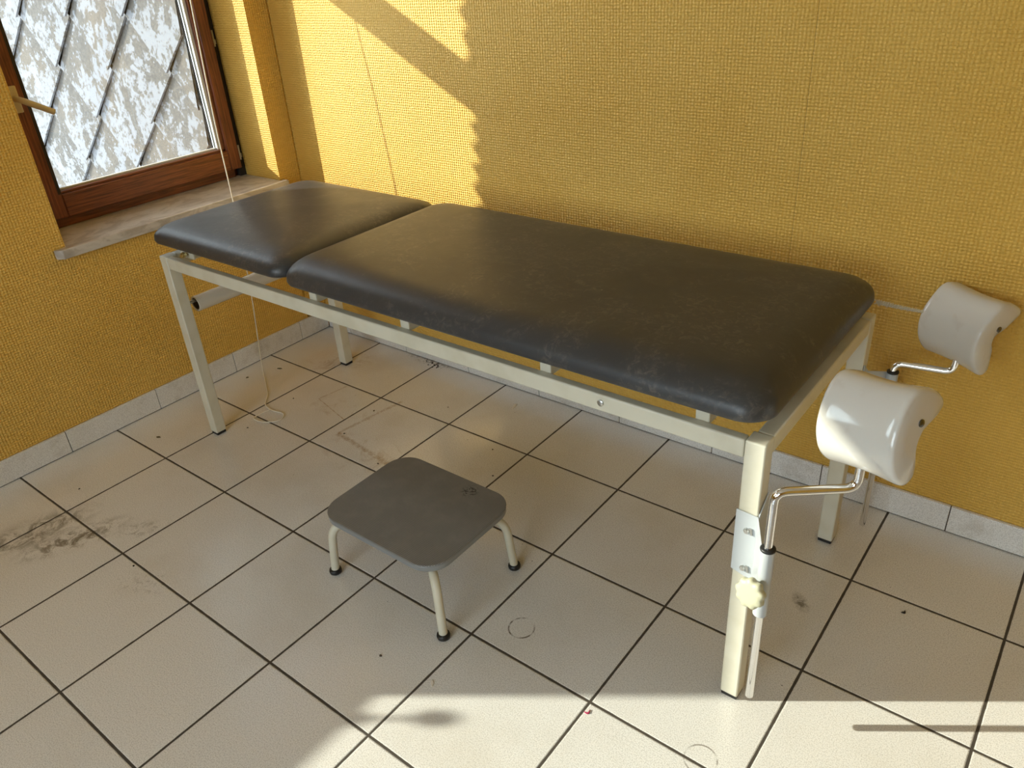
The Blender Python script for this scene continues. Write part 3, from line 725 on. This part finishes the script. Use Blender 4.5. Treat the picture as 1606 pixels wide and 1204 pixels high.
# ------------------------------------------------------------ litter on the floor
def litter(name, mat, x, y, size, asp, ang, label, cat, group=None, h=0.0022, seed=1, curl=0.0):
    rnd = random.Random(seed); bm = B(); N = 14; top = []; bot = []
    for k in range(N):
        t = 2 * math.pi * k / N; r = 1 + rnd.uniform(-.22, .22)
        px_, py_ = math.cos(t) * size * r, math.sin(t) * size * asp * r
        bend = curl * (px_ / size) ** 2 * size
        qx, qy = px_, py_ + bend
        X_, Y_ = x + qx * math.cos(ang) - qy * math.sin(ang), y + qx * math.sin(ang) + qy * math.cos(ang)
        bot.append(bm.verts.new((X_, Y_, 0.0002))); top.append(bm.verts.new((x + (X_ - x) * .8, y + (Y_ - y) * .8, 0.0002 + h * rnd.uniform(.6, 1.3))))
    for k in range(N): bm.faces.new((bot[k], bot[(k + 1) % N], top[(k + 1) % N], top[k]))
    bm.faces.new(top); bm.faces.new(bot[::-1])
    tag(obj(name, bm, M[mat], smooth=True, auto=50), label, cat, group)
litter('petal', 'petal', 1.998, -1.014, 0.0062, 0.35, 0.9, 'tiny magenta petal scrap on a sunlit tile', 'petal', curl=0.9, seed=2)
litter('dry_leaf', 'leaf', 0.137, -0.378, 0.011, 0.28, 0.5, 'small dark dry leaf near the pull cord under the headrest', 'leaf', seed=3)
litter('leaf_scrap', 'leaf', 0.085, -0.494, 0.006, 0.6, 1.2, 'brown leaf scrap beside the left skirting', 'leaf', seed=4)
litter('dark_scrap', 'crumb', 2.452, -0.361, 0.0065, 0.45, 1.0, 'black curved scrap on the tile near the far right edge', 'scrap', seed=5, curl=.5)
litter('dark_scrap', 'crumb', 1.521, -1.158, 0.0038, 0.7, 0.2, 'black speck on the tile just below the stool', 'scrap', seed=6)
litter('brown_scrap', 'leaf', 0.180, -0.930, 0.009, 0.5, 0.4, 'brown scrap on the tile left of the front left couch leg', 'scrap', seed=9)
litter('paint_flake', 'chip', 1.105, -0.108, 0.0075, 2.6, 0.25, 'curled translucent white flake lying beyond the front rail', 'flake', seed=7, curl=.2)
litter('paper_shred', 'chip', 1.674, -1.147, 0.004, 2.4, 0.75, 'crumpled pale shred at the edge of the sunlit patch', 'shred', seed=8)
rnd = random.Random(21)
for k in range(9):
    litter('soil_crumb', 'crumb', 0.63 + rnd.gauss(0, .028), -0.030 + rnd.uniform(-.02, .008), rnd.uniform(.002, .0048), rnd.uniform(.6, 1), rnd.uniform(0, 3), 'black soil crumb in the cluster against the back skirting', 'crumb', 'soil crumbs by the back skirting', h=.003, seed=30 + k)
for k, (x, y, s, lb) in enumerate(((0.377, -0.501, .003, 'dark crumb between the head-end legs, nearest the pull cord loop'), (0.722, -0.559, .0035, 'dark crumb on the brown stain mark under the couch'), (0.70, -0.40, .004, 'largest dark crumb under the couch, beside the stain corner'),
        (0.95, -0.62, .003, 'dark crumb just behind the left edge of the stool'), (1.30, -0.47, .003, 'dark crumb on the tile right behind the stool'), (1.21, -0.36, .003, 'dark crumb under the middle of the couch behind the stool'),
        (0.91, -0.24, .0025, 'tiny dark crumb near the white flake under the couch'), (0.40, -0.72, .003, 'dark crumb on the tile by the front head-end leg'), (0.24, -1.24, .003, 'dark crumb on the tile beside the black mould stain'), (0.73, -1.33, .0035, 'dark crumb on a clean tile in front of the mould stain'))):
    litter('crumb', 'crumb', x, y, s, .7, k, lb, 'crumb', 'scattered crumbs on the tiles', h=.0018, seed=60 + k)
